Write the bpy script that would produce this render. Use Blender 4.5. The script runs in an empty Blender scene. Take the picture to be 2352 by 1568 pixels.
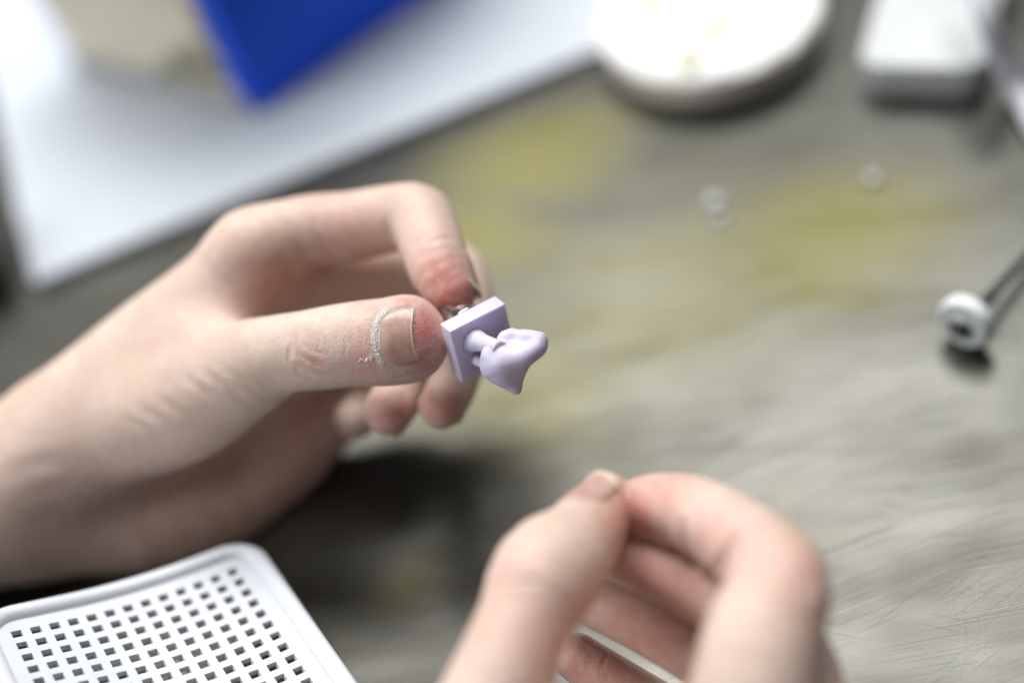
import bpy, bmesh, math, random
import numpy as np
from mathutils import Matrix, Vector

random.seed(7)
rng = np.random.default_rng(7)
scene = bpy.context.scene
MM = 0.001

# ---------------------------------------------------------------- camera
LENS, FSTOP = 55.0, 2.5
FOCUS = 336.0                                   # mm, distance to the plane of focus
PITCH, ROLL = math.radians(45), math.radians(18)
CAM_H = 424 * math.sin(PITCH)                   # mm above the table top
fwd = np.array([0, math.cos(PITCH), -math.sin(PITCH)])
_r0 = np.array([1.0, 0, 0]); _u0 = np.array([0, math.sin(PITCH), math.cos(PITCH)])
rgt = math.cos(ROLL) * _r0 - math.sin(ROLL) * _u0
upv = math.sin(ROLL) * _r0 + math.cos(ROLL) * _u0
CAM = np.array([0, 0, CAM_H])
FP = LENS / 36.0 * 2352.0                       # focal length in measuring units (frame = 2352 x 1568)

cam_data = bpy.data.cameras.new("camera")
cam = bpy.data.objects.new("camera", cam_data)
scene.collection.objects.link(cam)
cam.matrix_world = Matrix(((rgt[0], upv[0], -fwd[0], CAM[0] * MM), (rgt[1], upv[1], -fwd[1], CAM[1] * MM),
                           (rgt[2], upv[2], -fwd[2], CAM[2] * MM), (0, 0, 0, 1)))
cam_data.lens = LENS; cam_data.sensor_width = 36
cam_data.clip_start = 0.01; cam_data.clip_end = 50
cam_data.dof.use_dof = True
cam_data.dof.focus_distance = FOCUS * MM
cam_data.dof.aperture_fstop = FSTOP
scene.camera = cam

# ---------------------------------------------------------------- light
world = bpy.data.worlds.new("World"); scene.world = world; world.use_nodes = True
bg = world.node_tree.nodes["Background"]
bg.inputs[0].default_value = (0.93, 0.97, 1.0, 1); bg.inputs[1].default_value = 0.115

def area_lamp(name, loc, target, size, watt, color):
    d = bpy.data.lights.new(name, 'AREA'); d.shape = 'RECTANGLE'
    d.size, d.size_y = size; d.energy = watt; d.color = color
    o = bpy.data.objects.new(name, d); scene.collection.objects.link(o)
    o.location = loc
    o.rotation_euler = (Vector(target) - Vector(loc)).to_track_quat('-Z', 'Y').to_euler()
    return o
area_lamp("ceiling_panel", (0.10, 1.25, 1.65), (0.0, 0.24, 0.03), (1.4, 1.0), 52, (1.0, 0.99, 0.97))
area_lamp("left_soft_lamp", (-1.6, 0.25, 1.15), (0.0, 0.25, 0.02), (1.0, 0.9), 21, (0.95, 0.98, 1.0))  # soft lamp added on the left, its source unseen
area_lamp("side_ceiling_panel", (0.80, 0.72, 1.90), (0.05, 0.2, 0), (0.6, 0.5), 6, (0.97, 0.98, 1.0))

vs = scene.view_settings
vs.view_transform = 'Standard'; vs.look = 'None'; vs.gamma = 1.0; vs.exposure = 0.0
vs.use_curve_mapping = False
scene.cycles.use_denoising = True
scene.cycles.max_bounces = 6; scene.cycles.transmission_bounces = 2; scene.cycles.glossy_bounces = 3; scene.cycles.diffuse_bounces = 4

# ---------------------------------------------------------------- helpers: space
def cs(u, v, w):
    """measured point (u, v in the 2352 frame, w mm beyond the focus plane) -> lens axes, mm"""
    d = FOCUS + w
    return np.array([(u - 1176) * d / FP, -(v - 784) * d / FP, d])
def to_world(P):
    P = np.asarray(P, float)
    return CAM + P[..., 0:1] * rgt + P[..., 1:2] * upv + P[..., 2:3] * fwd
def dir_world(v): return v[0] * rgt + v[1] * upv + v[2] * fwd
def on_plane(u, v, h=0.0):
    d = fwd + (u - 1176) / FP * rgt - (v - 784) / FP * upv
    return CAM + (h - CAM_H) / d[2] * d
def at(u, v, w): return to_world(cs(u, v, w))

# ---------------------------------------------------------------- helpers: objects
def link(o, parent=None):
    scene.collection.objects.link(o)
    if parent is not None:
        o.parent = parent
        o.matrix_parent_inverse = parent.matrix_world.inverted()
    return o
def tag(o, label=None, cat=None, kind=None, group=None):
    if label: o["label"] = label
    if cat: o["category"] = cat
    if kind: o["kind"] = kind
    if group: o["group"] = group
    return o
def empty(name, loc_mm):
    o = bpy.data.objects.new(name, None); o.empty_display_size = 0.01
    o.location = np.asarray(loc_mm) * MM
    scene.collection.objects.link(o); bpy.context.view_layer.update()
    return o
def mesh_obj(name, verts_mm, faces, mat, parent=None, smooth=True, origin=None, sharp=None):
    """world-space vertices in mm; the origin is put at `origin` or the middle of the base"""
    V = np.asarray(verts_mm, float) * MM
    if origin is None:
        lo, hi = V.min(0), V.max(0); origin = np.array([(lo[0]+hi[0])/2, (lo[1]+hi[1])/2, lo[2]])
    else: origin = np.asarray(origin) * MM
    me = bpy.data.meshes.new(name)
    me.from_pydata((V - origin).tolist(), [], [list(map(int, f)) for f in faces]); me.update()
    bm = bmesh.new(); bm.from_mesh(me); bmesh.ops.recalc_face_normals(bm, faces=bm.faces)
    for f in bm.faces: f.smooth = smooth
    if smooth and sharp:
        for e in bm.edges:
            if len(e.link_faces) == 2 and e.calc_face_angle(0) > sharp: e.smooth = False
    bm.to_mesh(me); bm.free()
    me.materials.append(mat)
    o = bpy.data.objects.new(name, me)
    o.location = origin
    scene.collection.objects.link(o)
    if parent is not None:
        o.parent = parent; o.matrix_parent_inverse = parent.matrix_world.inverted()
    bpy.context.view_layer.update()
    return o
def frame_from(axis):
    a = np.asarray(axis, float); a /= np.linalg.norm(a)
    h = np.array([0, 0, 1.0]) if abs(a[2]) < 0.9 else np.array([1.0, 0, 0])
    b = np.cross(h, a); b /= np.linalg.norm(b); c = np.cross(a, b)
    return a, b, c
def lathe(profile, center, axis=(0, 0, 1), n=64):
    """profile: (radius, height along axis) pairs; closed at both ends on the axis"""
    a, b, c = frame_from(axis); V = []; Fc = []
    ang = np.linspace(0, 2 * np.pi, n, endpoint=False)
    for r, h in profile:
        for t in ang: V.append(center + a * h + (b * math.cos(t) + c * math.sin(t)) * max(r, 1e-4))
    m = len(profile)
    for i in range(m - 1):
        for j in range(n):
            k = (j + 1) % n; Fc.append((i*n+j, i*n+k, (i+1)*n+k, (i+1)*n+j))
    Fc.append(tuple(range(n))); Fc.append(tuple((m-1)*n + j for j in range(n)))
    return np.array(V), Fc
def round_profile(pts, r=0.5, seg=4):
    """round the inner corners of a lathe profile"""
    out = [pts[0]]
    for i in range(1, len(pts) - 1):
        p0, p, p1 = map(np.array, (pts[i-1], pts[i], pts[i+1]))
        a = p0 - p; b = p1 - p; la, lb = np.linalg.norm(a), np.linalg.norm(b)
        q = min(r, la * 0.45, lb * 0.45); A = p + a / la * q; B = p + b / lb * q
        for s in np.linspace(0, 1, seg + 1): out.append(tuple((1-s)**2 * A + 2*s*(1-s) * p + s*s * B))
    out.append(pts[-1]); return out
def box_bevel(corners_bottom, corners_top, bevel, segs=3):
    """prism from two polygons, bevelled; returns verts, faces"""
    bm = bmesh.new()
    vb = [bm.verts.new(p) for p in corners_bottom]; vt = [bm.verts.new(p) for p in corners_top]
    n = len(vb)
    bm.faces.new(vb[::-1]); bm.faces.new(vt)
    for i in range(n): bm.faces.new((vb[i], vb[(i+1) % n], vt[(i+1) % n], vt[i]))
    bmesh.ops.recalc_face_normals(bm, faces=bm.faces)
    bmesh.ops.bevel(bm, geom=list(bm.edges), offset=bevel, segments=segs, profile=0.5, affect='EDGES')
    bm.verts.index_update()
    V = np.array([v.co[:] for v in bm.verts]); Fc = [[v.index for v in f.verts] for f in bm.faces]
    bm.free(); return V, Fc
def tube(path, radius, n=16):
    path = np.asarray(path, float); V = []; Fc = []
    rad = np.broadcast_to(np.asarray(radius, float), (len(path),))
    ref = None
    for i, p in enumerate(path):
        t = path[min(i+1, len(path)-1)] - path[max(i-1, 0)]; t /= np.linalg.norm(t)
        if ref is None: _, ref, _ = frame_from(t)
        ref = ref - t * (ref @ t); ref /= np.linalg.norm(ref); c = np.cross(t, ref)
        for k in range(n):
            a = 2 * np.pi * k / n; V.append(p + rad[i] * (ref * math.cos(a) + c * math.sin(a)))
    for i in range(len(path) - 1):
        for k in range(n): Fc.append((i*n+k, i*n+(k+1) % n, (i+1)*n+(k+1) % n, (i+1)*n+k))
    Fc.append(tuple(range(n))); Fc.append(tuple((len(path)-1)*n + k for k in range(n)))
    return np.array(V), Fc
def spline(pts, per=8):
    P = np.asarray(pts, float); P = np.vstack([2*P[0]-P[1], P, 2*P[-1]-P[-2]]); out = []
    for i in range(1, len(P) - 2):
        p0, p1, p2, p3 = P[i-1:i+3]
        for s in np.linspace(0, 1, per, endpoint=False):
            out.append(0.5 * (2*p1 + (p2-p0)*s + (2*p0-5*p1+4*p2-p3)*s*s + (3*p1-p0-3*p2+p3)*s**3))
    out.append(P[-2]); return np.array(out)

# ---------------------------------------------------------------- helpers: solid modelling by distance fields (lens axes, mm)
def smoothstep(a, b, x):
    t = np.clip((x - a) / (b - a), 0, 1); return t * t * (3 - 2 * t)
def smin(a, b, k):
    h = np.maximum(k - np.abs(a - b), 0) / k
    return np.minimum(a, b) - h * h * k * 0.25
class Chain:
    """tapering limb along a spline. ctrl: (u, v, w, radius in frame units)"""
    def __init__(self, ctrl, k=(1.0, 1.0), kt=(0.0, 1.0), flat=None, per=3):
        S = spline(ctrl, per)
        self.P = np.array([cs(*s[:3]) for s in S]); self.R = S[:, 3] * self.P[:, 2] / FP
        self.k, self.kt = k, kt
        self.M = np.eye(3)
        if flat is not None:
            n = np.asarray(flat[0], float); n /= np.linalg.norm(n)
            self.M = np.eye(3) + (1 / flat[1] - 1) * np.outer(n, n)
        self.Q = self.P @ self.M.T
        rm = self.R.max() + max(k) + 4
        self.lo, self.hi = self.P.min(0) - rm, self.P.max(0) + rm
    def __call__(self, X):
        d = np.full(len(X), 1e3); t = np.zeros(len(X))
        m = np.all((X > self.lo) & (X < self.hi), axis=1)
        if not m.any(): return d, t
        Y = X[m] @ self.M.T
        dd = np.full(len(Y), 1e3); tt = np.zeros(len(Y)); n = len(self.Q) - 1
        for i in range(n):
            a, b = self.Q[i], self.Q[i+1]; ab = b - a
            s = np.clip((Y - a) @ ab / (ab @ ab + 1e-9), 0, 1)
            e = np.sqrt(((Y - a - s[:, None] * ab) ** 2).sum(1)) - (self.R[i] + s * (self.R[i+1] - self.R[i]))
            q = e < dd; dd[q] = e[q]; tt[q] = (i + s[q]) / n
        d[m] = dd; t[m] = tt
        return d, t
class Solid:
    def __init__(self, chains, carve=()): self.chains, self.carve = chains, carve
    def __call__(self, X):
        d = None
        for c in self.chains:
            e, t = c(X)
            if d is None: d = e; continue
            k = c.k[0] + (c.k[1] - c.k[0]) * smoothstep(c.kt[0], c.kt[1], t)
            d = smin(d, e, np.maximum(k, 0.05))
        for c in self.carve:
            e, t = c(X); d = -smin(-d, e, c.k[0])
        return d
    def grad(self, X, h=0.15):
        g = np.zeros_like(X)
        for o in ((1, -1, -1), (-1, -1, 1), (-1, 1, -1), (1, 1, 1)):
            o = np.array(o, float); g += o * self(X + o * h)[:, None]
        return g / (4 * h)
    def bounds(self):
        return (np.min([c.P.min(0) - c.R.max() for c in self.chains], 0) - 3, np.max([c.P.max(0) + c.R.max() for c in self.chains], 0) + 3)
    def raycast(self, u, v, w0=-90.0, w1=90.0):
        """front surface met when looking through (u, v): returns points, hit mask"""
        u = np.atleast_1d(np.asarray(u, float)); v = np.atleast_1d(np.asarray(v, float))
        D = np.stack([(u - 1176) / FP, -(v - 784) / FP, np.ones_like(u)], 1)
        t = np.full(len(u), FOCUS + w0); hit = np.zeros(len(u), bool)
        for _ in range(70):
            d = self(D * t[:, None]); hit |= d < 0.03
            t = np.where(hit | (t > FOCUS + w1), t, t + np.maximum(np.minimum(d, 12) * 0.75, 0.03))
        return D * t[:, None], hit
def surface_nets(sdf, lo, hi, h):
    n = np.ceil((hi - lo) / h).astype(int) + 1
    ax = [lo[i] + h * np.arange(n[i]) for i in range(3)]
    G = np.stack(np.meshgrid(*ax, indexing='ij'), -1).reshape(-1, 3)
    C = 4                                            # coarse pass first, then only the band around the surface
    nc = (n + C - 1) // C + 1
    Gc = np.stack(np.meshgrid(*[lo[i] + h * C * np.arange(nc[i]) for i in range(3)], indexing='ij'), -1).reshape(-1, 3)
    fc = sdf(Gc).reshape(nc)
    f = np.repeat(np.repeat(np.repeat(fc, C, 0), C, 1), C, 2)[:n[0], :n[1], :n[2]].reshape(-1).copy()
    near = np.abs(f) < h * C * 2.3
    f[near] = sdf(G[near]); f = f.reshape(n); ins = f < 0
    m = n - 1
    cnt = np.zeros(m); acc = np.zeros((*m, 3))
    def sl(o): return tuple(slice(o[a], o[a] + m[a]) for a in range(3))
    corners = [(i, j, k) for i in (0, 1) for j in (0, 1) for k in (0, 1)]
    for c in corners:
        for a in range(3):
            if c[a]: continue
            e = list(c); e[a] = 1
            f0, f1 = f[sl(c)], f[sl(e)]; x = (f0 < 0) != (f1 < 0)
            t = np.where(x, f0 / np.where(x, f0 - f1, 1), 0)
            cnt += x
            for b in range(3): acc[..., b] += np.where(x, c[b] + (t if b == a else 0), 0)
    act = cnt > 0; idx = np.full(m, -1); idx[act] = np.arange(act.sum())
    cells = np.argwhere(act)
    V = lo + h * (cells + acc[act] / cnt[act][:, None])
    Q = []
    for a in range(3):
        b, c = (a + 1) % 3, (a + 2) % 3
        s0 = [slice(None)] * 3; s1 = [slice(None)] * 3; s0[a] = slice(0, -1); s1[a] = slice(1, None)
        x = ins[tuple(s0)] != ins[tuple(s1)]
        E = np.argwhere(x); E = E[(E[:, b] > 0) & (E[:, c] > 0) & (E[:, b] < m[b]) & (E[:, c] < m[c])]
        q = []
        for db, dc in ((1, 1), (0, 1), (0, 0), (1, 0)):
            o = E.copy(); o[:, b] -= db; o[:, c] -= dc; q.append(idx[o[:, 0], o[:, 1], o[:, 2]])
        Q.append(np.stack(q, 1))
    return V, np.vstack(Q)
def subdivide(V, Q):
    E = np.vstack([np.stack([Q[:, i], Q[:, (i+1) % 4]], 1) for i in range(4)]); E.sort(1)
    U, inv = np.unique(E, axis=0, return_inverse=True); inv = inv.reshape(-1)
    n, m = len(V), len(Q); mid = V[U].mean(1); fc = V[Q].mean(1)
    e = inv.reshape(4, m) + n; c = np.arange(m) + n + len(U)
    NQ = np.vstack([np.stack([Q[:, i], e[i], c, e[(i + 3) % 4]], 1) for i in range(4)])
    return np.vstack([V, mid, fc]), NQ
def project(sdf, V, it=4):
    for _ in range(it):
        g = sdf.grad(V); d = sdf(V)
        V = V - (d / np.maximum((g * g).sum(1), 0.05))[:, None].clip(-3, 3) * g
    g = sdf.grad(V); return V, g / np.linalg.norm(g, axis=1, keepdims=True)
def relax(V, Q, it, lam=0.5):
    n = len(V); E = np.vstack([np.stack([Q[:, i], Q[:, (i+1) % 4]], 1) for i in range(4)])
    E = np.vstack([E, E[:, ::-1]]); deg = np.bincount(E[:, 0], minlength=n)[:, None]
    for _ in range(it):
        A = np.stack([np.bincount(E[:, 0], V[E[:, 1], a], n) for a in range(3)], 1) / deg
        V = V + lam * (A - V)
    return V
def uv_of(V): return np.stack([V[:, 0] / V[:, 2] * FP + 1176, -V[:, 1] / V[:, 2] * FP + 784], 1)
def poly_dist(X, P, closed=False):
    P = np.asarray(P, float); d = np.full(len(X), 1e9); n = len(P)
    for i in range(n if closed else n - 1):
        a, b = P[i], P[(i+1) % n]; ab = b - a
        s = np.clip((X - a) @ ab / (ab @ ab + 1e-9), 0, 1)
        d = np.minimum(d, np.sqrt(((X - a - s[:, None] * ab) ** 2).sum(1)))
    return d
def in_poly(X, P):
    P = np.asarray(P, float); c = np.zeros(len(X), bool); n = len(P)
    for i in range(n):
        a, b = P[i], P[(i+1) % n]
        x = ((a[1] > X[:, 1]) != (b[1] > X[:, 1])) & (X[:, 0] < (b[0]-a[0]) * (X[:, 1]-a[1]) / (b[1]-a[1] + 1e-12) + a[0])
        c ^= x
    return c
def float_attr(o, name, vals):
    at_ = o.data.attributes.new(name, 'FLOAT', 'POINT'); at_.data.foreach_set('value', np.asarray(vals, np.float32))

# ---------------------------------------------------------------- helpers: materials
class NT:
    def __init__(self, name):
        self.m = bpy.data.materials.new(name); self.m.use_nodes = True
        self.t = self.m.node_tree; self.n = self.t.nodes; self.l = self.t.links
        self.b = self.n["Principled BSDF"]
        self.co = self.n.new("ShaderNodeTexCoord").outputs["Object"]
    def put(self, sock, val):
        if hasattr(val, "is_linked") or isinstance(val, bpy.types.NodeSocket): self.l.new(val, sock)
        elif isinstance(val, (tuple, list)): sock.default_value = tuple(val) if len(val) == len(sock.default_value) else (*val, 1.0)
        else: sock.default_value = val
    def set(self, **kw):
        for k, v in kw.items(): self.put(self.b.inputs[k.replace("_", " ")], v)
    def mapping(self, scale=(1, 1, 1), rot=(0, 0, 0), loc=(0, 0, 0)):
        src = self.co
        if any(rot):
            q = self.n.new("ShaderNodeMapping"); self.l.new(src, q.inputs[0]); q.inputs["Rotation"].default_value = rot
            src = q.outputs[0]; rot = (0, 0, 0)
        m = self.n.new("ShaderNodeMapping"); self.l.new(src, m.inputs[0])
        m.inputs["Scale"].default_value = scale; m.inputs["Rotation"].default_value = rot; m.inputs["Location"].default_value = loc
        return m.outputs[0]
    def noise(self, scale, detail=3, rough=0.5, vec=None, dist=0.0):
        n = self.n.new("ShaderNodeTexNoise"); self.l.new(vec or self.co, n.inputs["Vector"])
        n.inputs["Scale"].default_value = scale; n.inputs["Detail"].default_value = detail
        n.inputs["Roughness"].default_value = rough; n.inputs["Distortion"].default_value = dist
        return n.outputs["Fac"]
    def voronoi(self, scale, feature='F1', vec=None, rand=1.0):
        n = self.n.new("ShaderNodeTexVoronoi"); n.feature = feature; self.l.new(vec or self.co, n.inputs["Vector"])
        n.inputs["Scale"].default_value = scale; n.inputs["Randomness"].default_value = rand
        return n.outputs["Distance"]
    def ramp(self, fac, lo, hi, a=0.0, b=1.0):
        n = self.n.new("ShaderNodeMapRange"); n.interpolation_type = 'SMOOTHSTEP'
        self.put(n.inputs[0], fac)
        for i, v in enumerate((lo, hi, a, b)): n.inputs[i + 1].default_value = v
        return n.outputs[0]
    def math(self, op, a, b=0.0, clamp=False):
        n = self.n.new("ShaderNodeMath"); n.operation = op; n.use_clamp = clamp
        self.put(n.inputs[0], a); self.put(n.inputs[1], b); return n.outputs[0]
    def mix(self, fac, a, b):
        n = self.n.new("ShaderNodeMix"); n.data_type = 'RGBA'
        self.put(n.inputs[0], fac); self.put(n.inputs[6], a); self.put(n.inputs[7], b); return n.outputs[2]
    def attr(self, name):
        n = self.n.new("ShaderNodeAttribute"); n.attribute_name = name; return n.outputs["Fac"]
    def bump(self, h, strength=0.3, dist=0.0002, prev=None):
        n = self.n.new("ShaderNodeBump"); self.put(n.inputs["Height"], h)
        n.inputs["Strength"].default_value = strength; n.inputs["Distance"].default_value = dist
        if prev is not None: self.l.new(prev, n.inputs["Normal"])
        return n.outputs[0]
    def blob(self, c_mm, r_mm, soft=1.0, squash=(1, 1)):
        """round patch on the table: 1 in the middle, 0 outside"""
        sx, sy = 1 / (r_mm * MM * squash[0]), 1 / (r_mm * MM * squash[1])
        v = self.mapping((sx, sy, 1), loc=(-c_mm[0] * MM * sx, -c_mm[1] * MM * sy, 0))
        s = self.n.new("ShaderNodeVectorMath"); s.operation = 'LENGTH'; self.l.new(v, s.inputs[0])
        return self.ramp(s.outputs["Value"], 1.0, 1.0 - soft, 0.0, 1.0)

def plain(name, col, rough=0.5, metal=0.0, spec=0.5, var=0.06, nscale=60, bump=0.0, bscale=900, sss=0.0, sss_scale=0.002, coat=0.0):
    n = NT(name)
    f = n.ramp(n.noise(nscale, 4), 0.3, 0.7)
    dk = tuple(c * (1 - var) for c in col); lt = tuple(min(1, c * (1 + var)) for c in col)
    n.set(Base_Color=n.mix(f, dk, lt), Roughness=rough, Metallic=metal, Specular_IOR_Level=spec, Coat_Weight=coat)
    if bump: n.set(Normal=n.bump(n.noise(bscale, 3), bump, 0.0002))
    if sss: n.set(Subsurface_Weight=sss, Subsurface_Radius=(1, 1, 1), Subsurface_Scale=sss_scale)
    return n.m

def skin_material(name):
    n = NT(name)
    big = n.ramp(n.noise(70, 3), 0.35, 0.65); fine = n.ramp(n.noise(420, 4), 0.3, 0.7)
    base = n.mix(big, (0.645, 0.492, 0.402), (0.715, 0.575, 0.490))
    base = n.mix(n.math('MULTIPLY', fine, 0.35), base, (0.58, 0.40, 0.33))
    base = n.mix(n.math('MULTIPLY', n.ramp(n.noise(34, 4, 0.6), 0.48, 0.70), 0.28), base, (0.64, 0.39, 0.34))
    fl = n.math('MULTIPLY', n.attr("flush"), n.math('ADD', 0.72, n.math('MULTIPLY', fine, 0.5)), True)  # flush also carries shade painted on the right hand's curled fingers
    col = n.mix(fl, base, (0.60, 0.200, 0.175))
    # dry, cracked tip: pale lines between red islands
    ck = n.attr("crack")
    warp = n.n.new("ShaderNodeVectorMath"); warp.operation = 'ADD'
    sc_ = n.n.new("ShaderNodeVectorMath"); sc_.operation = 'SCALE'; sc_.inputs[3].default_value = 0.0030
    nv = n.n.new("ShaderNodeTexNoise"); nv.inputs["Scale"].default_value = 800; n.l.new(n.co, nv.inputs["Vector"])
    n.l.new(nv.outputs["Color"], sc_.inputs[0]); n.l.new(n.co, warp.inputs[0]); n.l.new(sc_.outputs[0], warp.inputs[1])
    ve = n.voronoi(430, 'DISTANCE_TO_EDGE', warp.outputs[0])
    line = n.ramp(ve, 0.05, 0.0)
    line = n.math('MULTIPLY', line, n.ramp(n.noise(330, 2), 0.42, 0.62))
    island = n.ramp(n.noise(300, 4), 0.30, 0.72)
    col = n.mix(n.math('MULTIPLY', n.math('MULTIPLY', ck, 0.85), island, True), col, (0.58, 0.165, 0.165))
    col = n.mix(n.math('MULTIPLY', n.math('MULTIPLY', ck, line), 0.6, True), col, (0.74, 0.60, 0.56))
    # white dust caught in the folds
    du = n.attr("dust")
    dn = n.noise(1100, 5, 0.7, dist=1.2)
    dm = n.ramp(n.math('ADD', n.math('MULTIPLY', du, 0.55), n.math('MULTIPLY', dn, 0.9)), 0.66, 0.98)
    dm = n.math('MULTIPLY', dm, n.ramp(du, 0.02, 0.16))
    col = n.mix(n.math('MULTIPLY', dm, 0.8), col, (0.72, 0.69, 0.62))
    # relief: skin cells, pores
    v1 = n.voronoi(1050, 'DISTANCE_TO_EDGE', n.mapping((1.0, 0.7, 1.0), (0.3, 0.2, 0.5)))
    h = n.math('ADD', n.ramp(v1, 0.0, 0.22), n.math('MULTIPLY', n.noise(2600, 2), 0.6))
    nb = n.bump(h, 0.22, 0.0002)
    nb = n.bump(n.math('MULTIPLY', n.math('ADD', dm, n.math('MULTIPLY', ck, line)), 1.0), 0.7, 0.00028, nb)
    n.set(Base_Color=col, Roughness=n.ramp(dm, 0, 1, 0.50, 0.9), Specular_IOR_Level=0.38, Normal=nb,
          Subsurface_Weight=0.26, Subsurface_Radius=(1.0, 0.42, 0.26), Subsurface_Scale=0.0028)
    return n.m

def nail_material(name):
    n = NT(name)
    rim, root = n.attr("rim"), n.attr("root")
    f = n.ramp(n.noise(230, 5, 0.6), 0.32, 0.68)
    col = n.mix(f, (0.46, 0.262, 0.215), (0.57, 0.385, 0.325))
    col = n.mix(n.math('MULTIPLY', root, 0.6), col, (0.46, 0.37, 0.37))
    col = n.mix(rim, col, (0.74, 0.66, 0.50))
    speck = n.ramp(n.noise(1100, 4, 0.65), 0.60, 0.72)
    col = n.mix(n.math('MULTIPLY', speck, 0.5), col, (0.75, 0.70, 0.66))
    ridge = n.noise(1, 2, vec=n.mapping((300, 1900, 900)))
    n.set(Base_Color=col, Roughness=0.36, Coat_Weight=0.35, Coat_Roughness=0.2, Specular_IOR_Level=0.5, Normal=n.bump(n.math('ADD', n.math('MULTIPLY', speck, 0.6), n.math('MULTIPLY', ridge, 0.3)), 0.3, 0.0001),
          Subsurface_Weight=0.2, Subsurface_Radius=(1, 0.5, 0.4), Subsurface_Scale=0.0015)
    return n.m

def table_material():
    n = NT("scuffed_sheet_metal")
    cloud = n.noise(9, 3, 0.6); cloud2 = n.noise(1.0, 3, 0.6, vec=n.mapping((46, 15, 1), (0, 0, 1.75)), dist=0.15)
    # scratches: several fans of long thin streaks, none of them a perfect repeat
    marks = None
    for i, (a, sx, sy, lo) in enumerate(((1.72, 3600, 9, 0.71), (1.50, 4200, 11, 0.72), (2.20, 3600, 12, 0.73), (1.20, 4000, 10, 0.74), (0.35, 3600, 18, 0.76))):
        s = n.noise(1.0, 0, 0.5, vec=n.mapping((sx, sy, 1), (0, 0, a), (3.1 * i, 1.7 * i, 0)), dist=0.03)
        s = n.math('MULTIPLY', n.ramp(s, lo, lo + 0.05), n.ramp(n.noise(26 + 7 * i, 1, vec=n.mapping((1, 1, 1), loc=(i, 2 * i, 0))), 0.46, 0.66))
        marks = s if marks is None else n.math('MAXIMUM', marks, s)
    brush = n.noise(1.0, 1, 0.6, vec=n.mapping((3600, 50, 1), (0, 0, 2.2)))
    col = n.mix(n.ramp(cloud, 0.3, 0.7), (0.060, 0.059, 0.049), (0.100, 0.099, 0.088))
    col = n.mix(n.math('MULTIPLY', n.ramp(cloud2, 0.5, 0.72), 0.5), col, (0.052, 0.048, 0.034))
    # greenish-yellow polish residue, smeared where it was spilled
    stain = None
    for u, v, r, s in ((1190, 400, 40, 1.0), (1110, 520, 36, 0.95), (1290, 320, 30, 0.6), (1920, 540, 42, 0.7), (1000, 620, 34, 0.5),
                       (1500, 640, 60, 0.35), (940, 1340, 12, 0.3), (1180, 900, 36, 0.35)):
        c = on_plane(u, v); b = n.math('MULTIPLY', n.blob(c, r, 1.0, (1.25, 1.0)), s)
        stain = b if stain is None else n.math('MAXIMUM', stain, b)
    stain = n.math('MULTIPLY', stain, n.ramp(cloud2, 0.22, 0.70, 0.25, 1.0))
    col = n.mix(stain, col, (0.195, 0.180, 0.034))
    col = n.mix(n.math('MULTIPLY', marks, 0.26), col, (0.38, 0.38, 0.37))
    rough = n.math('ADD', n.ramp(cloud2, 0.3, 0.7, 0.28, 0.42), n.math('MULTIPLY', stain, 0.25))
    nb = n.bump(n.math('ADD', n.math('MULTIPLY', brush, 0.5), n.math('MULTIPLY', marks, -1.0)), 0.32, 0.00012)
    n.set(Base_Color=col, Metallic=n.ramp(stain, 0, 1, 0.72, 0.3), Roughness=rough, Normal=nb)
    return n.m

M = {}
M['skin'] = skin_material("skin"); M['nail'] = nail_material("nail"); M['table'] = table_material()
M['white_board'] = plain("white_board", (0.555, 0.595, 0.645), 0.75, spec=0.2, var=0.02, nscale=15, bump=0.05)
M['blue'] = plain("blue_plastic", (0.016, 0.110, 0.90), 0.5, spec=0.22, var=0.05, nscale=20, bump=0.05, bscale=400)
M['cream_plastic'] = plain("cream_plastic", (0.80, 0.75, 0.67), 0.5, var=0.06, nscale=40)
M['white_plastic'] = plain("white_plastic", (0.66, 0.685, 0.73), 0.33, var=0.02, nscale=50, bump=0.04, bscale=700, sss=0.12, sss_scale=0.002)
M['powder'] = plain("white_powder", (0.80, 0.81, 0.80), 0.9, var=0.03, nscale=300, bump=0.5, bscale=1200)
M['powder_lump'] = plain("cream_powder", (0.62, 0.58, 0.36), 0.9, var=0.15, nscale=300, bump=0.5, bscale=1200)
M['grey_plastic'] = plain("pale_grey_plastic", (0.52, 0.535, 0.54), 0.5, var=0.06, nscale=30)
M['cable'] = plain("pale_cable_rubber", (0.62, 0.63, 0.68), 0.45, var=0.03)
M['steel'] = plain("polished_steel", (0.66, 0.65, 0.62), 0.16, 1.0, var=0.08, nscale=200, bump=0.06, bscale=1500)
M['dark_steel'] = plain("dark_steel", (0.16, 0.16, 0.165), 0.32, 1.0, var=0.15, nscale=200)
M['wheel'] = plain("white_abrasive", (0.74, 0.77, 0.78), 0.75, var=0.06, nscale=700, bump=0.4, bscale=2500)
M['red'] = plain("red_lacquer", (0.33, 0.025, 0.035), 0.35)
M['black_foam'] = plain('grey_foam', (0.34, 0.32, 0.28), 0.9, var=0.2, nscale=300)
M['flake'] = plain('dry_white_flakes', (0.90, 0.86, 0.80), 0.9, var=0.1, nscale=900)
M['black'] = plain("black_plastic", (0.018, 0.018, 0.017), 0.5, var=0.2)

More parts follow.
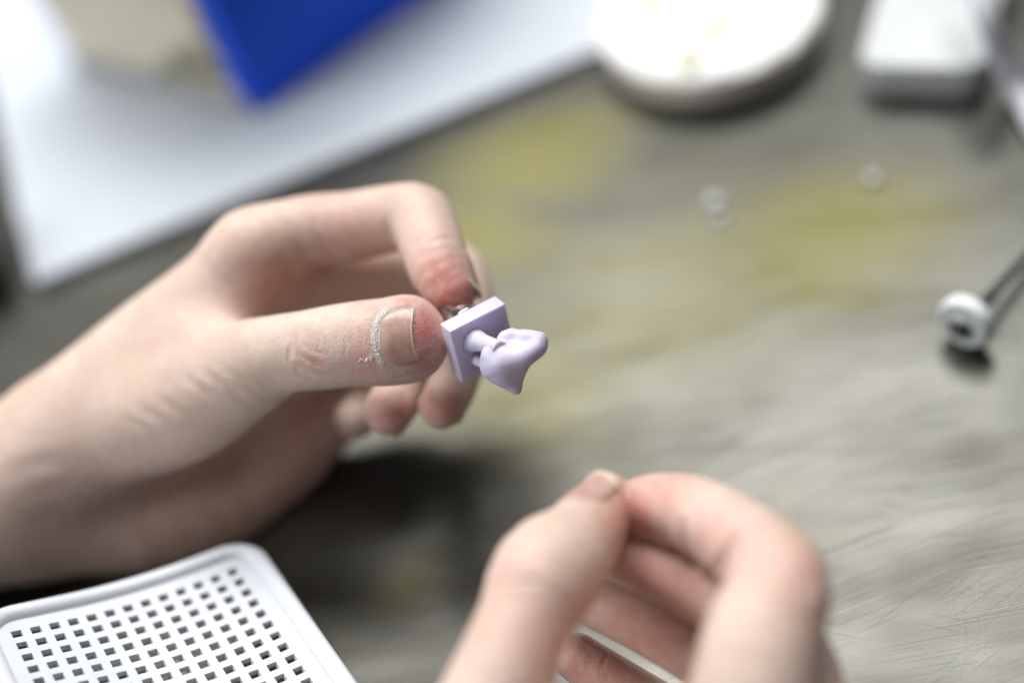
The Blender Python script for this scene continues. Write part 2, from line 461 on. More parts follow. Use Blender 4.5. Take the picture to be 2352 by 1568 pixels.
def wax_material():
    n = NT("lilac_print_resin")
    lay = n.n.new("ShaderNodeTexWave"); lay.wave_type = 'BANDS'; lay.bands_direction = 'Z'
    n.l.new(n.mapping((1, 1, 1), (0.62, 0.5, 0.2)), lay.inputs["Vector"]); lay.inputs["Scale"].default_value = 2600
    lay.inputs["Distortion"].default_value = 0.6
    f = n.ramp(n.noise(160, 3), 0.3, 0.7)
    n.set(Base_Color=n.mix(f, (0.610, 0.572, 0.730), (0.660, 0.622, 0.780)), Roughness=0.40, Specular_IOR_Level=0.45,
          Subsurface_Weight=0.6, Subsurface_Radius=(1.0, 0.85, 1.0), Subsurface_Scale=0.0022)
    n.set(Normal=n.bump(n.math('ADD', n.math('MULTIPLY', lay.outputs["Fac"], 0.35), n.noise(1800, 2)), 0.25, 0.00012))
    return n.m
M['wax'] = wax_material()

def label_material():
    """printed card: cream with soft darker motifs"""
    n = NT("printed_cream_card")
    f = n.noise(22, 3, 0.5); g = n.noise(60, 3, 0.5)
    col = n.mix(n.ramp(f, 0.35, 0.65), (0.78, 0.71, 0.56), (0.88, 0.83, 0.70))
    col = n.mix(n.ramp(n.math('MULTIPLY', f, g), 0.28, 0.38), col, (0.30, 0.28, 0.20))
    n.set(Base_Color=col, Roughness=0.8, Specular_IOR_Level=0.2)
    return n.m
M['card'] = label_material()
M['page_edge'] = plain('foot_shade_grey', (0.40, 0.39, 0.38), 0.8, var=0.1, nscale=400)  # grey that stands for the contact shadow at the box foot

# ================================================================ the table and what lies at its back
tb = [(-900, -500), (900, -500), (900, 1100), (-900, 1100)]
V, Fc = box_bevel([(x, y, -25) for x, y in tb], [(x, y, 0) for x, y in tb], 1.5)
t = mesh_obj("table_top", V, Fc, M['table'], smooth=True, sharp=0.5, origin=(0, 0, 0))
tag(t, "scuffed grey sheet metal bench top with yellowish polish stains", "table", "structure")

# white board, its near corner at the left
c0, c1, c2 = on_plane(75, 647, 4), on_plane(1385, 108, 4), on_plane(0, 492, 4)
e1 = (c1 - c0) / np.linalg.norm(c1 - c0); e2 = np.cross((0, 0, 1), e1)
e2 = 0.9 * e2 + 0.1 * (c2 - c0) / np.linalg.norm(c2 - c0); e2 /= np.linalg.norm(e2)
quad = [c0, c0 + e1 * 290, c0 + e1 * 290 + e2 * 230, c0 + e2 * 230]
V, Fc = box_bevel([q - (0, 0, 3.6) for q in quad], quad, 0.8)
o = mesh_obj("white_board", V, Fc, M['white_board'], sharp=0.6)
tag(o, "flat white board lying on the metal bench under the blue box", "board")
BOARD_TOP = 4.0

# upright blue box on the board, one corner towards the viewer, a printed card on its left face
k0 = on_plane(598, 262, BOARD_TOP + 0.3); kr = on_plane(965, 2, BOARD_TOP + 0.3); kl = on_plane(60, 118, BOARD_TOP + 0.3)
a = (kr - k0); a /= np.linalg.norm(a); b = (kl - k0); b /= np.linalg.norm(b)
HB = 88.0
base = [k0, k0 + a * 105, k0 + a * 105 + b * 92, k0 + b * 92]; mid = np.mean(base, 0)
root = empty("storage_box", mid)
tag(root, "upright blue box with a cream printed card on its left face", "box")
def box_ring(h, ins): return [q + (mid - q) / np.linalg.norm(mid - q) * ins + (0, 0, h) for q in base]
bm = bmesh.new()
rings = [box_ring(0, 0), box_ring(HB, 0), box_ring(HB, 3.0), box_ring(3, 3.0)]
vs_ = [[bm.verts.new(p) for p in r] for r in rings]
bm.faces.new(vs_[0][::-1])
for i in range(3):
    for j in range(4): bm.faces.new((vs_[i][j], vs_[i][(j+1) % 4], vs_[i+1][(j+1) % 4], vs_[i+1][j]))
bm.faces.new(vs_[3])
bmesh.ops.recalc_face_normals(bm, faces=bm.faces)
bmesh.ops.bevel(bm, geom=list(bm.edges), offset=1.2, segments=4, profile=0.5, affect='EDGES', clamp_overlap=True)
bm.verts.index_update()
mesh_obj("box_body", [v.co[:] for v in bm.verts], [[v.index for v in f.verts] for f in bm.faces], M['blue'], root, sharp=0.7); bm.free()
wn = np.cross(b, (0, 0, 1)); wn = wn if wn @ (k0 - mid) > 0 else -wn; wn /= np.linalg.norm(wn)
def wall_pt(s, h, off): return k0 + b * (92 * s) + wn * off + (0, 0, h)
for nm, mt, s0_, s1_, h0, h1, th_ in (("printed_card", 'card', 0.085, 0.97, 6.5, 76, 0.8), ("foot_shade_strip", 'page_edge', 0.03, 0.98, 0.5, 6.0, 1.3)):  # the lower strip is contact shadow painted along the wall foot
    V, Fc = box_bevel([wall_pt(s, h, 0.15) for s, h in ((s0_, h0), (s1_, h0), (s1_, h1), (s0_, h1))], [wall_pt(s, h, th_) for s, h in ((s0_, h0), (s1_, h0), (s1_, h1), (s0_, h1))], 0.12, 2)
    mesh_obj(nm, V, Fc, M[mt], root, sharp=0.6)

# round white dish full of powder
pL, pR, pB = on_plane(1375, 60, 12), on_plane(1892, -5, 12), on_plane(1610, 192, 12)
def circ3(p, q, r):
    A = np.array([[q[0]-p[0], q[1]-p[1]], [r[0]-p[0], r[1]-p[1]]]); B = 0.5 * np.array([q[0]**2-p[0]**2+q[1]**2-p[1]**2, r[0]**2-p[0]**2+r[1]**2-p[1]**2])
    c = np.linalg.solve(A, B); return c, np.hypot(*(np.asarray(p[:2]) - c))
dc, dr = circ3(pL, pR, pB); DC = np.array([dc[0], dc[1], 0])
root = empty("powder_dish", DC)
tag(root, "round shallow white dish heaped with white powder, at the back of the bench", "dish")
prof = round_profile([(0, 0.3), (dr * 0.90, 0.3), (dr * 0.96, 2.5), (dr, 12), (dr - 1.2, 12), (dr - 1.6, 8), (0, 7)], 1.0)
V, Fc = lathe(prof, DC, n=96); mesh_obj("dish_body", V, Fc, M['cream_plastic'], root, sharp=0.9)
nr, na = 22, 72; V = []; Fc = []
for i in range(nr + 1):
    for j in range(na):
        rr = (dr - 1.0 if i < nr else dr - 1.7) * min(1, i / (nr - 1)); t_ = 2 * np.pi * j / na; x, y = rr * math.cos(t_), rr * math.sin(t_)
        z = 12.2 + 2.4 * (1 - (i / nr) ** 2) + 0.7 * math.sin(x * 0.31 + 1) * math.cos(y * 0.27) + 0.5 * math.sin(x * 0.8 - y * 0.6)
        if i == nr: z = 9.0
        V.append(DC + (x, y, z))
for i in range(nr):
    for j in range(na): k = (j + 1) % na; Fc.append((i*na+j, i*na+k, (i+1)*na+k, (i+1)*na+j))
powder = mesh_obj("powder", V, Fc, M['powder'], root)
def lump(c, r, seed, sq=0.55):
    bm = bmesh.new(); bmesh.ops.create_icosphere(bm, subdivisions=3, radius=1.0); g = np.random.default_rng(seed); ph = g.uniform(0, 6, 6)
    V = []
    for v in bm.verts:
        p = np.array(v.co[:]); s = 1 + 0.18 * math.sin(3 * p[0] + ph[0]) + 0.15 * math.sin(4 * p[1] + ph[1]) + 0.12 * math.sin(5 * p[2] + ph[2])
        V.append(c + p * s * r * np.array([1, 1, sq]))
    Fc = [[v.index for v in f.verts] for f in bm.faces]; bm.free(); return np.array(V), Fc
for i, (u, v, r) in enumerate(((1648, 72, 4.2), (1585, 138, 3.6), (1500, 12, 4.6))):
    c = on_plane(u, v, 13.6); V, Fc = lump(c, r, i); mesh_obj("powder_lump", V, Fc, M['powder_lump'], powder)

# pale grey round tub and a cable at the right of the back
q0, q1 = on_plane(1968, 150, 12), on_plane(2262, 158, 12); ex = (q1 - q0); wl = np.linalg.norm(ex); ex /= wl; ey = np.cross((0, 0, 1), ex)
def rounded(ins, h, r=7.0, dep=60):
    P = []
    for cx, cy, a0 in ((r, r, math.pi), (wl - r, r, 1.5 * math.pi), (wl - r, dep - r, 0), (r, dep - r, 0.5 * math.pi)):
        for t_ in np.linspace(a0, a0 + math.pi / 2, 7): P.append(q0 * (1, 1, 0) + ex * (cx + (r - ins) * math.cos(t_)) + ey * (cy + (r - ins) * math.sin(t_)) + (0, 0, h))
    return P
root = empty("plastic_box", (q0 + ex * wl / 2 + ey * 30) * (1, 1, 0))
tag(root, "pale grey plastic box with rounded corners beside the powder dish", "box")
V, Fc = box_bevel(rounded(1.2, 0.3), rounded(0.3, 8.0), 0.4, 2); mesh_obj("box_body", V, Fc, M['grey_plastic'], root, sharp=0.7)
V, Fc = box_bevel(rounded(-0.4, 8.05), rounded(0.0, 12.0), 0.9, 3); mesh_obj("box_lid", V, Fc, M['grey_plastic'], root, sharp=0.7)
pth = spline([on_plane(u, v, h) for u, v, h in ((2200, -190, 40), (2262, 20, 30), (2300, 130, 15), (2345, 215, 4.2), (2420, 330, 3.6), (2600, 420, 3.6), (2800, 380, 3.6))], 12)
V, Fc = tube(pth, 3.4, 18); o = mesh_obj("cable", V, Fc, M['cable'])
tag(o, "pale rubber cable curving down onto the bench at the right edge", "cable")

# dark block added for the dark reflection at the left edge, beside the board
p0 = on_plane(22, 560, 0.3); p1 = on_plane(34, 700, 0.3)
ax_ = (p1 - p0) / np.linalg.norm(p1 - p0); sd = np.cross((0, 0, 1), ax_); sd = sd if (sd @ rgt) < 0 else -sd
q = [p0 - ax_ * 2, p1 - ax_ * 4, p1 - ax_ * 4 + sd * 40, p0 - ax_ * 2 + sd * 40]
V, Fc = box_bevel(q, [x + (0, 0, 16) for x in q], 1.2)
o = mesh_obj("added_dark_block", V, Fc, M['black'], sharp=0.6)
tag(o, "black block added for the dark reflection at the left edge beside the white board corner", "block")

# small white grinding wheel on a steel shank
wc = on_plane(2221, 737, 7.4); wa = on_plane(2400, 545, 3.2) - wc; wa /= np.linalg.norm(wa)
root = empty("grinding_wheel", (wc[0], wc[1], 0))
tag(root, "small white grinding wheel on a thin steel shank lying on the bench", "grinding wheel")
prof = round_profile([(0, -3.0), (3.0, -3.0), (3.2, -2.4), (6.2, -2.6), (7.1, -1.6), (7.1, 1.2), (6.0, 2.2), (2.2, 3.0), (0, 3.0)], 0.6)
V, Fc = lathe(prof, wc, wa, 64); mesh_obj("abrasive_disc", V, Fc, M['wheel'], root, sharp=1.2)
prof = round_profile([(0, -4.6), (1.2, -4.6), (1.2, -4.1), (2.5, -4.1), (2.7, -3.6), (2.7, -2.9), (0, -2.9)], 0.25)
V, Fc = lathe(prof, wc, wa, 40); mesh_obj("screw_head", V, Fc, M['dark_steel'], root, sharp=0.8)
prof = round_profile([(0, 2.9), (2.2, 2.9), (2.2, 4.6), (0, 4.6)], 0.3)
V, Fc = lathe(prof, wc, wa, 32); mesh_obj("ring_band", V, Fc, M['red'], root, sharp=0.8)
prof = round_profile([(0, 4.5), (1.45, 4.5), (1.5, 12), (1.18, 13), (1.18, 44), (0, 44)], 0.2)
V, Fc = lathe(prof, wc, wa, 32); mesh_obj("shank", V, Fc, M['dark_steel'], root, sharp=0.8)

for i, (u, v, r) in enumerate(((1642, 462, 2.4), (1655, 500, 1.6), (2006, 408, 2.0))):
    V, Fc = lump(on_plane(u, v, r * 0.45), r, 20 + i, 0.5); o = mesh_obj("plaster_crumb", V, Fc, M['grey_plastic'])
    tag(o, ("largest pale plaster crumb, the farther of the pair on the open bench", "smaller pale plaster crumb of the pair, nearer the viewer",
            "lone pale plaster crumb far back between the pair and the cable")[i], "crumb", group="plaster crumbs on the bench")

# ================================================================ perforated white tray, lower left
ra = dir_world((0.84506256, 0.11890423, 0.52127828)); rb_ = dir_world((0.51148119, -0.46378009, -0.72339134)); tn = dir_world((0.1557442, 0.87793497, -0.45274047))
PITCH_MM = 4.116
T0 = at(531.4, 1349.2, 28)                   # the last hole of the far row
NC, NR = 13, 17
def tray_pt(i, j, h):                        # i columns to the left of T0, j rows towards the viewer
    return T0 - ra * (i * PITCH_MM) + rb_ * (j * PITCH_MM) + tn * (h + 0.057 * max(0, 9 - i) ** 2)
root = empty("perforated_tray", tray_pt(8, 9, -12))
tag(root, "white plastic tray with a grid of square holes, lower left", "tray")
hw = 0.27; thick = 1.3
gx = [-1.35]; kinds = ['s']
for i in range(NC): gx += [i - hw, i + hw]
gx.append(NC - 1 + 1.35); gy = [-1.45]
for j in range(NR): gy += [j - hw, j + hw]
gy.append(NR - 1 + 1.3)
bm = bmesh.new(); nx, ny = len(gx), len(gy)
top = [[bm.verts.new(tray_pt(gx[i], gy[j], 0)) for j in range(ny)] for i in range(nx)]
bot = [[bm.verts.new(tray_pt(gx[i], gy[j], -thick)) for j in range(ny)] for i in range(nx)]
hole = lambda i, j: i % 2 == 1 and j % 2 == 1 and i < nx - 1 and j < ny - 1
for i in range(nx - 1):
    for j in range(ny - 1):
        if hole(i, j):
            for (p, q_) in (((i, j), (i+1, j)), ((i+1, j), (i+1, j+1)), ((i+1, j+1), (i, j+1)), ((i, j+1), (i, j))):
                bm.faces.new((top[p[0]][p[1]], top[q_[0]][q_[1]], bot[q_[0]][q_[1]], bot[p[0]][p[1]]))
            continue
        bm.faces.new((top[i][j], top[i+1][j], top[i+1][j+1], top[i][j+1]))
        bm.faces.new((bot[i][j], bot[i][j+1], bot[i+1][j+1], bot[i+1][j]))
for i in range(nx - 1):
    bm.faces.new((top[i][0], bot[i][0], bot[i+1][0], top[i+1][0])); bm.faces.new((top[i][ny-1], top[i+1][ny-1], bot[i+1][ny-1], bot[i][ny-1]))
for j in range(ny - 1):
    bm.faces.new((top[0][j], top[0][j+1], bot[0][j+1], bot[0][j])); bm.faces.new((top[nx-1][j], bot[nx-1][j], bot[nx-1][j+1], top[nx-1][j+1]))
bm.verts.index_update()
mesh_obj("hole_panel", [v.co[:] for v in bm.verts], [[v.index for v in f.verts] for f in bm.faces], M['white_plastic'], root, smooth=False); bm.free()
# raised rounded rim with a skirt reaching down to the bench
loop = []
x0, x1, y0, y1, cr = -1.45, NC + 0.45, -1.55, NR + 0.25, 1.7
def arc(cx, cy, a0, a1): return [(cx + cr * math.cos(t_), cy + cr * math.sin(t_)) for t_ in np.linspace(a0, a1, 9)]
loop += arc(x0 + cr, y0 + cr, math.pi, 1.5 * math.pi) + [(x0 + cr + s * (x1 - x0 - 2 * cr) / 14, y0) for s in range(1, 14)] + arc(x1 - cr, y0 + cr, 1.5 * math.pi, 2 * math.pi)
loop += [(x1, y0 + cr + s * (y1 - y0 - 2 * cr) / 14) for s in range(1, 14)] + arc(x1 - cr, y1 - cr, 0, 0.5 * math.pi) + arc(x0 + cr, y1 - cr, 0.5 * math.pi, math.pi)
loop += [(x0, y1 - cr - s * (y1 - y0 - 2 * cr) / 14) for s in range(1, 14)]
cx_, cy_ = (x0 + x1) / 2, (y0 + y1) / 2
sec = [(-0.42, -0.15), (-0.36, 0.8), (-0.24, 1.5), (0.0, 1.95), (0.26, 1.9), (0.44, 1.45), (0.50, 0.8), (0.48, -0.6), (0.42, -3.4), (0.20, -3.4), (0.16, -1.6), (-0.2, -1.5)]
V = []; n_ = len(loop)
for (x, y) in loop:
    i_ = loop.index((x, y)); pa, pb = np.array(loop[i_ - 1]), np.array(loop[(i_ + 1) % n_])
    tdir = pb - pa; nrm = np.array([tdir[1], -tdir[0]]); nrm /= np.linalg.norm(nrm) + 1e-9
    if nrm @ (np.array([x, y]) - (cx_, cy_)) < 0: nrm = -nrm
    for s, h in sec:
        if h < -90:
            p = tray_pt(x + nrm[0] * s, y + nrm[1] * s, -9.0); p[2] = 0.4
        else: p = tray_pt(x + nrm[0] * s, y + nrm[1] * s, h)
        V.append(p)
m_ = len(sec); Fc = [(i*m_+k, i*m_+(k+1) % m_, ((i+1) % n_)*m_+(k+1) % m_, ((i+1) % n_)*m_+k) for i in range(n_) for k in range(m_)]
mesh_obj("rim", V, Fc, M['white_plastic'], root, sharp=1.0)
fp = [tray_pt(i, j, -2.2) for i, j in ((4, 4), (NC - 1.5, 4), (NC - 1.5, NR - 2), (4, NR - 2))]
V, Fc = box_bevel([p * (1, 1, 0) + (0, 0, 0.4) for p in fp], [p - tn * (0.057 * max(0, 9 - 4) ** 2 if k in (0, 3) else 0) for k, p in enumerate(fp)], 0.8, 2)
mesh_obj("support_block", V, Fc, M['black_foam'], root, sharp=0.6)

# ================================================================ lilac print held in the fingers
A_ = at(1032.7, 762, 0.0)
k_ = FOCUS / FP
pe1 = dir_world(np.array([127.5, 66, 51]) * k_); pe2 = dir_world(np.array([27.3, -121, 88]) * k_)
SIDE = 0.5 * (np.linalg.norm(pe1) + np.linalg.norm(pe2)); pe1 /= np.linalg.norm(pe1); pe2 -= pe1 * (pe2 @ pe1); pe2 /= np.linalg.norm(pe2)
pn = np.cross(pe1, pe2);  pn = pn if pn @ fwd < 0 else -pn       # towards the viewer, to the lower right
PC = A_ + (pe1 + pe2) * SIDE / 2
root = empty("dental_print", PC)
tag(root, "lilac 3D printed tooth crown on a small square plate, held by the fingers", "dental print")
TH = 4.3; cham = 0.9
def plate_poly(s, off):
    c = SIDE / 2 - s
    return [PC + pe1 * x + pe2 * y + pn * off for x, y in ((-c, -c), (c, -c), (c, c), (-c, c))]
V, Fc = box_bevel(plate_poly(0.0, -TH), plate_poly(0.0, 0.0), 0.22, 3)
mesh_obj("plate", V, Fc, M['wax'], root, sharp=0.5)
# steel peg that carries the plate, its collar behind
prof = round_profile([(0, -TH - 17), (2.1, -TH - 17), (2.2, -TH - 9), (2.9, -TH - 8.6), (2.9, -TH - 4.0), (4.6, -TH - 3.6), (4.9, -TH - 0.5), (0, -TH + 0.1)], 0.35)
V, Fc = lathe(prof, PC - pe1 * 0.3 - pe2 * 2.2, pn, 40); mesh_obj("peg", V, Fc, M['steel'], root, sharp=0.8)

def px_chain(pts, k=1.0): return Chain(pts, (k, k))
crown = Solid([px_chain([(1142, 820, -1.5, 30), (1150, 836, -1.2, 34)]),
               px_chain([(1178, 789, 0.5, 33), (1190, 790, 0.8, 34)], 1.6),
               px_chain([(1222, 790, -1.0, 27), (1230, 793, -1.2, 28)], 2.0),
               px_chain([(1160, 826, -2.2, 39), (1194, 820, -2.2, 38)], 2.6),
               px_chain([(1148, 838, -1.6, 40), (1166, 864, -1.0, 27), (1185, 894, 0.0, 8)], 2.4),
               px_chain([(1128, 848, -1.0, 19), (1152, 866, -0.8, 14), (1178, 888, -0.2, 9)], 1.4),
               px_chain([(1190, 832, -1.6, 34), (1188, 866, -0.8, 14), (1187, 894, 0.0, 7)], 1.8),
               # low cusps round the chewing surface
               px_chain([(1126, 812, -3.0, 15), (1134, 803, -3.2, 13)], 1.6),
               px_chain([(1160, 774, -1.6, 14), (1176, 768, -1.4, 13)], 1.6),
               px_chain([(1206, 772, -2.2, 13), (1240, 778, -2.4, 14)], 1.8),
               px_chain([(1156, 834, -4.6, 14), (1196, 824, -4.8, 14), (1234, 800, -3.8, 13)], 2.0)],
              [Chain([(1254, 870, -6.0, 46), (1253, 873, 2.0, 47), (1251, 878, 10.0, 47)], (0.8, 0.8)),
               Chain([(1146, 800, -9.2, 9), (1157, 809, -9.4, 9), (1176, 798, -8.0, 8), (1200, 788, -7.4, 8)], (1.6, 1.6)),
               Chain([(1158, 806, -9.0, 7), (1160, 788, -7.4, 7), (1158, 760, -5.6, 6)], (1.4, 1.4)),
               Chain([(1183, 777, -6.0, 7), (1188, 773, -5.6, 7)], (1.2, 1.2))])
lo, hi = crown.bounds(); V, Q = surface_nets(crown, lo, hi, 0.26)
V, N = project(crown, V, 4); V = relax(V, Q, 1)
mesh_obj("tooth_crown", to_world(V), Q, M['wax'], root)
def on_plate(u, v):
    d = fwd + (u - 1176) / FP * rgt - (v - 784) / FP * upv
    return CAM + d * (((PC - CAM) @ pn) / (d @ pn))
s0 = on_plate(1090, 780); s1 = at(1150, 803, -4.6)
sd_ = (s1 - s0) / np.linalg.norm(s1 - s0)
pth = spline([s0 - sd_ * 2.2, s0 - sd_ * 0.6, s0 + (s1 - s0) * 0.3, s0 + (s1 - s0) * 0.65, s1], 6)
V, Fc = tube(pth, np.interp(np.linspace(0, 1, len(pth)), [0, 0.25, 0.36, 0.52, 1], [4.2, 3.1, 2.45, 1.95, 1.85]), 24)
mesh_obj("sprue", V, Fc, M['wax'], root, sharp=1.0)
s0 = on_plate(1092, 826); s1 = at(1132, 846, 0.0)
sd_ = (s1 - s0) / np.linalg.norm(s1 - s0)
pth = spline([s0 - sd_ * 1.6, s0 - sd_ * 0.4, s0 + (s1 - s0) * 0.4, s1], 6)
V, Fc = tube(pth, np.interp(np.linspace(0, 1, len(pth)), [0, 0.15, 0.4, 1], [2.2, 1.6, 1.15, 1.1]), 20)
mesh_obj("sprue", V, Fc, M['wax'], root, sharp=1.0)

# ================================================================ hands
def build_hand(solid, cell, creases, flush, dust, crack, nail_regions=()):
    lo, hi = solid.bounds(); V, Q = surface_nets(solid, lo, hi, cell)
    V, Q = subdivide(V, Q); V, N = project(solid, V, 2)
    uv = uv_of(V); front = -(N * (V / np.linalg.norm(V, axis=1, keepdims=True))).sum(1)
    w = V[:, 2] - FOCUS
    disp = np.zeros(len(V)); fa = smoothstep(0.0, 0.3, front)
    for pts, sig, dep, w0, w1 in creases:
        pts = np.asarray(pts, float)
        m = (uv > pts.min(0) - 4 * sig).all(1) & (uv < pts.max(0) + 4 * sig).all(1) & (w > w0) & (w < w1) & (front > 0)
        if not m.any(): continue
        P = spline(pts, 5) if len(pts) > 2 else pts
        d = poly_dist(uv[m], P)
        # a fold: a groove with low swellings on both sides, fading out at its ends
        ends = np.minimum(np.hypot(*(uv[m] - pts[0]).T), np.hypot(*(uv[m] - pts[-1]).T))
        fade = smoothstep(-sig * 0.5, sig * 3, ends)
        disp[m] += dep * fa[m] * fade * (-np.exp(-(d / sig) ** 2) + 0.45 * np.exp(-((d - 2.1 * sig) / (1.1 * sig)) ** 2))
    for poly, wmax, press, fold in nail_regions:
        poly = np.asarray(poly, float)
        m = (uv > poly.min(0) - 40).all(1) & (uv < poly.max(0) + 40).all(1) & (w < wmax) & (front > -0.1)
        d = poly_dist(uv[m], poly, True); ins = in_poly(uv[m], poly)
        sgn = np.where(ins, -d, d)
        disp[m] += np.where(ins, -press * smoothstep(0, 14, d), 0) + fold * np.exp(-((sgn - 9) / 7) ** 2) * (uv[m][:, 0] < poly[:, 0].max() - 26)
    V2 = V + N * disp[:, None]
    def paint(spots):
        a = np.zeros(len(V))
        if not spots: return a
        pts, hit = solid.raycast([q[0] for q in spots], [q[1] for q in spots])
        for (u, v, r, s), p, ok in zip(spots, pts, hit):
            if ok: a = np.maximum(a, s * np.exp(-(((V - p) ** 2).sum(1)) / (r * r)))
        return a
    du = np.zeros(len(V))
    for pts, sig, s, w1 in dust:
        m = (w < w1) & (front > 0); d = poly_dist(uv[m], spline(pts, 4))
        du[m] = np.maximum(du[m], s * np.exp(-(d / sig) ** 2))
    return V2, Q, paint(flush), du, paint(crack)
def finish_hand(name, label, V, Q, fl, du, ck):
    W = to_world(V)
    o = mesh_obj(name, W, Q, M['skin'])
    float_attr(o, "flush", fl); float_attr(o, "dust", du); float_attr(o, "crack", ck)
    tag(o, label, "hand"); return o, W
def nail_from(parent, pts_grid, nrm, rim, root_, thick=0.45):
    """pts_grid (a, b, 3) in lens axes: outer face of the nail; a closed thin shell"""
    a, b = pts_grid.shape[:2]; P = pts_grid.reshape(-1, 3); n = nrm.reshape(-1, 3)
    V = np.vstack([P, P - n * thick]); o_ = a * b; Fc = []
    for i in range(a - 1):
        for j in range(b - 1):
            q = (i*b+j, i*b+j+1, (i+1)*b+j+1, (i+1)*b+j); Fc.append(q); Fc.append(tuple(x + o_ for x in q[::-1]))
    ring = [(i, 0) for i in range(a)] + [(a-1, j) for j in range(1, b)] + [(i, b-1) for i in range(a-2, -1, -1)] + [(0, j) for j in range(b-2, 0, -1)]
    for s in range(len(ring)):
        p, q = ring[s], ring[(s+1) % len(ring)]; i0, i1 = p[0]*b+p[1], q[0]*b+q[1]; Fc.append((i0, i1, i1 + o_, i0 + o_))
    o = mesh_obj("fingernail", to_world(V), Fc, M['nail'], parent, sharp=1.1)
    float_attr(o, "rim", np.tile(rim.reshape(-1), 2)); float_attr(o, "root", np.tile(root_.reshape(-1), 2))
    return o
def nail_on_tip(parent, solid, tip, back, normal, half_w, length, lift=0.35, over=0.8):
    """nail laid on a finger tip. tip, back: lens-axis points along the finger; normal: dorsal direction"""
    ax = tip - back; ax /= np.linalg.norm(ax); n0 = np.asarray(normal, float); n0 = n0 - ax * (n0 @ ax); n0 /= np.linalg.norm(n0); sd = np.cross(ax, n0)
    a, b = 17, 13; G = np.zeros((a, b, 3)); rim = np.zeros((a, b)); rt = np.zeros((a, b))
    for i in range(a):
        for j in range(b):
            s = i / (a - 1); q = 2 * j / (b - 1) - 1
            wd = half_w * (0.86 + 0.14 * math.sin(math.pi * min(1, s * 1.1))) * (1 if s > 0.25 else 0.75 + s)
            y = length * s - 0.16 * length * q * q * (1 if s > 0.6 else 0.6 if s < 0.2 else 0.3)
            G[i, j] = back + ax * y + sd * (q * wd); rim[i, j] = 0.8 * smoothstep(0.88, 0.97, s); rt[i, j] = 1 - smoothstep(0.0, 0.3, s)
    P = G.reshape(-1, 3) + n0 * 14; t_ = np.zeros(len(P)); hit = np.zeros(len(P), bool)
    for _ in range(50):
        d = solid(P - n0 * t_[:, None]); hit |= d < 0.03; t_ = np.where(hit | (t_ > 24), t_, t_ + np.maximum(d * 0.6, 0.03))
    S = (P - n0 * t_[:, None]).reshape(a, b, 3)
    mid_t = t_.reshape(a, b)[:, b // 2]
    h = 14 - t_.reshape(a, b); crest = np.convolve(np.pad(h[:, b // 2], 2, mode='edge'), np.ones(5) / 5, 'valid')
    for i in range(a):
        for j in range(b):
            q = 2 * j / (b - 1) - 1; s = i / (a - 1)
            hh = max(crest[min(i, int(a * 0.72))] - 0.34 * half_w * q * q - 0.25 * (s - 0.6) ** 2, h[i, j] - 0.2 if abs(q) < 0.9 else -9) + lift * (1 if s > 0.12 else 0.2)
            G[i, j] = G[i, j] + n0 * hh
    N = np.broadcast_to(n0, G.shape)
    return nail_from(parent, G, N, rim, rt)

CAMN = np.array([0, 0, 1.0])
# ---- the left hand: pinches the peg between thumb and index finger
palm_k = 9.0
left = Solid([
    Chain([(-330, 1360, 54, 162), (-150, 1245, 56, 165), (20, 1128, 57, 164), (130, 1060, 56, 150)]),
    Chain([(60, 1075, 54, 140), (300, 838, 48, 116), (460, 700, 42, 102), (578, 578, 36, 82)], (palm_k, palm_k)),
    Chain([(60, 1120, 60, 130), (350, 905, 60, 112), (650, 700, 52, 82)], (palm_k, palm_k)),
    Chain([(60, 1170, 60, 130), (350, 1010, 64, 108), (660, 850, 62, 82)], (palm_k, palm_k)),
    Chain([(90, 1200, 60, 116), (330, 1190, 63, 122), (520, 1138, 66, 112), (650, 1045, 68, 86)], (palm_k, palm_k)),
    # thumb
    Chain([(150, 1020, 50, 125), (300, 970, 42, 138), (430, 925, 32, 132), (560, 850, 22, 112), (640, 816, 16.5, 93), (700, 806, 14, 92), (745, 800, 12.5, 95), (820, 790, 11, 98), (895, 785, 10, 101), (938, 780, 10, 92)],
          (10, 0.3), (0.45, 0.62), (CAMN, 0.80)),
    Chain([(938, 742, 10, 60), (944, 775, 9.5, 64), (946, 806, 10, 62)], (3.0, 3.0), flat=(CAMN, 0.88)),
    # index finger
    Chain([(578, 578, 36, 82), (690, 535, 37, 84), (800, 522, 37, 82), (900, 502, 34, 78), (962, 502, 30, 78), (990, 560, 24, 74), (1012, 620, 19.5, 71), (1040, 664, 17, 57)],
          (8, 0.3), (0.15, 0.45)),
    # middle finger
    Chain([(650, 700, 52, 82), (800, 645, 55, 80), (940, 615, 55, 75), (1040, 622, 51, 70), (1068, 690, 45, 65), (1070, 765, 39, 61), (1055, 840, 32, 57), (1032, 900, 27, 55), (1014, 932, 24, 53)],
          (7, 0.3), (0.1, 0.35)),
    # ring finger
    Chain([(660, 850, 62, 82), (790, 805, 63, 74), (890, 795, 59, 68), (932, 845, 46, 61), (916, 902, 33, 59), (893, 942, 27, 57)],
          (7, 0.3), (0.1, 0.4)),
    # little finger
    Chain([(650, 1045, 68, 86), (735, 985, 65, 74), (800, 935, 60, 60), (838, 935, 52, 52), (815, 962, 44, 48)],
          (7, 0.3), (0.1, 0.45)),
    # web between thumb and index finger
    Chain([(470, 800, 36, 95), (560, 700, 40, 78), (610, 640, 42, 66)], (9, 9)),
])
nail_poly = [(951, 702), (947.6, 720), (945.6, 746), (946.3, 772), (949.5, 793), (956, 812), (962.5, 831), (955, 841), (934, 842.5), (908, 840), (882, 834),
             (871, 815), (867.5, 790), (867.5, 764), (870, 741), (879, 727), (897, 716), (921, 706), (941, 701)]
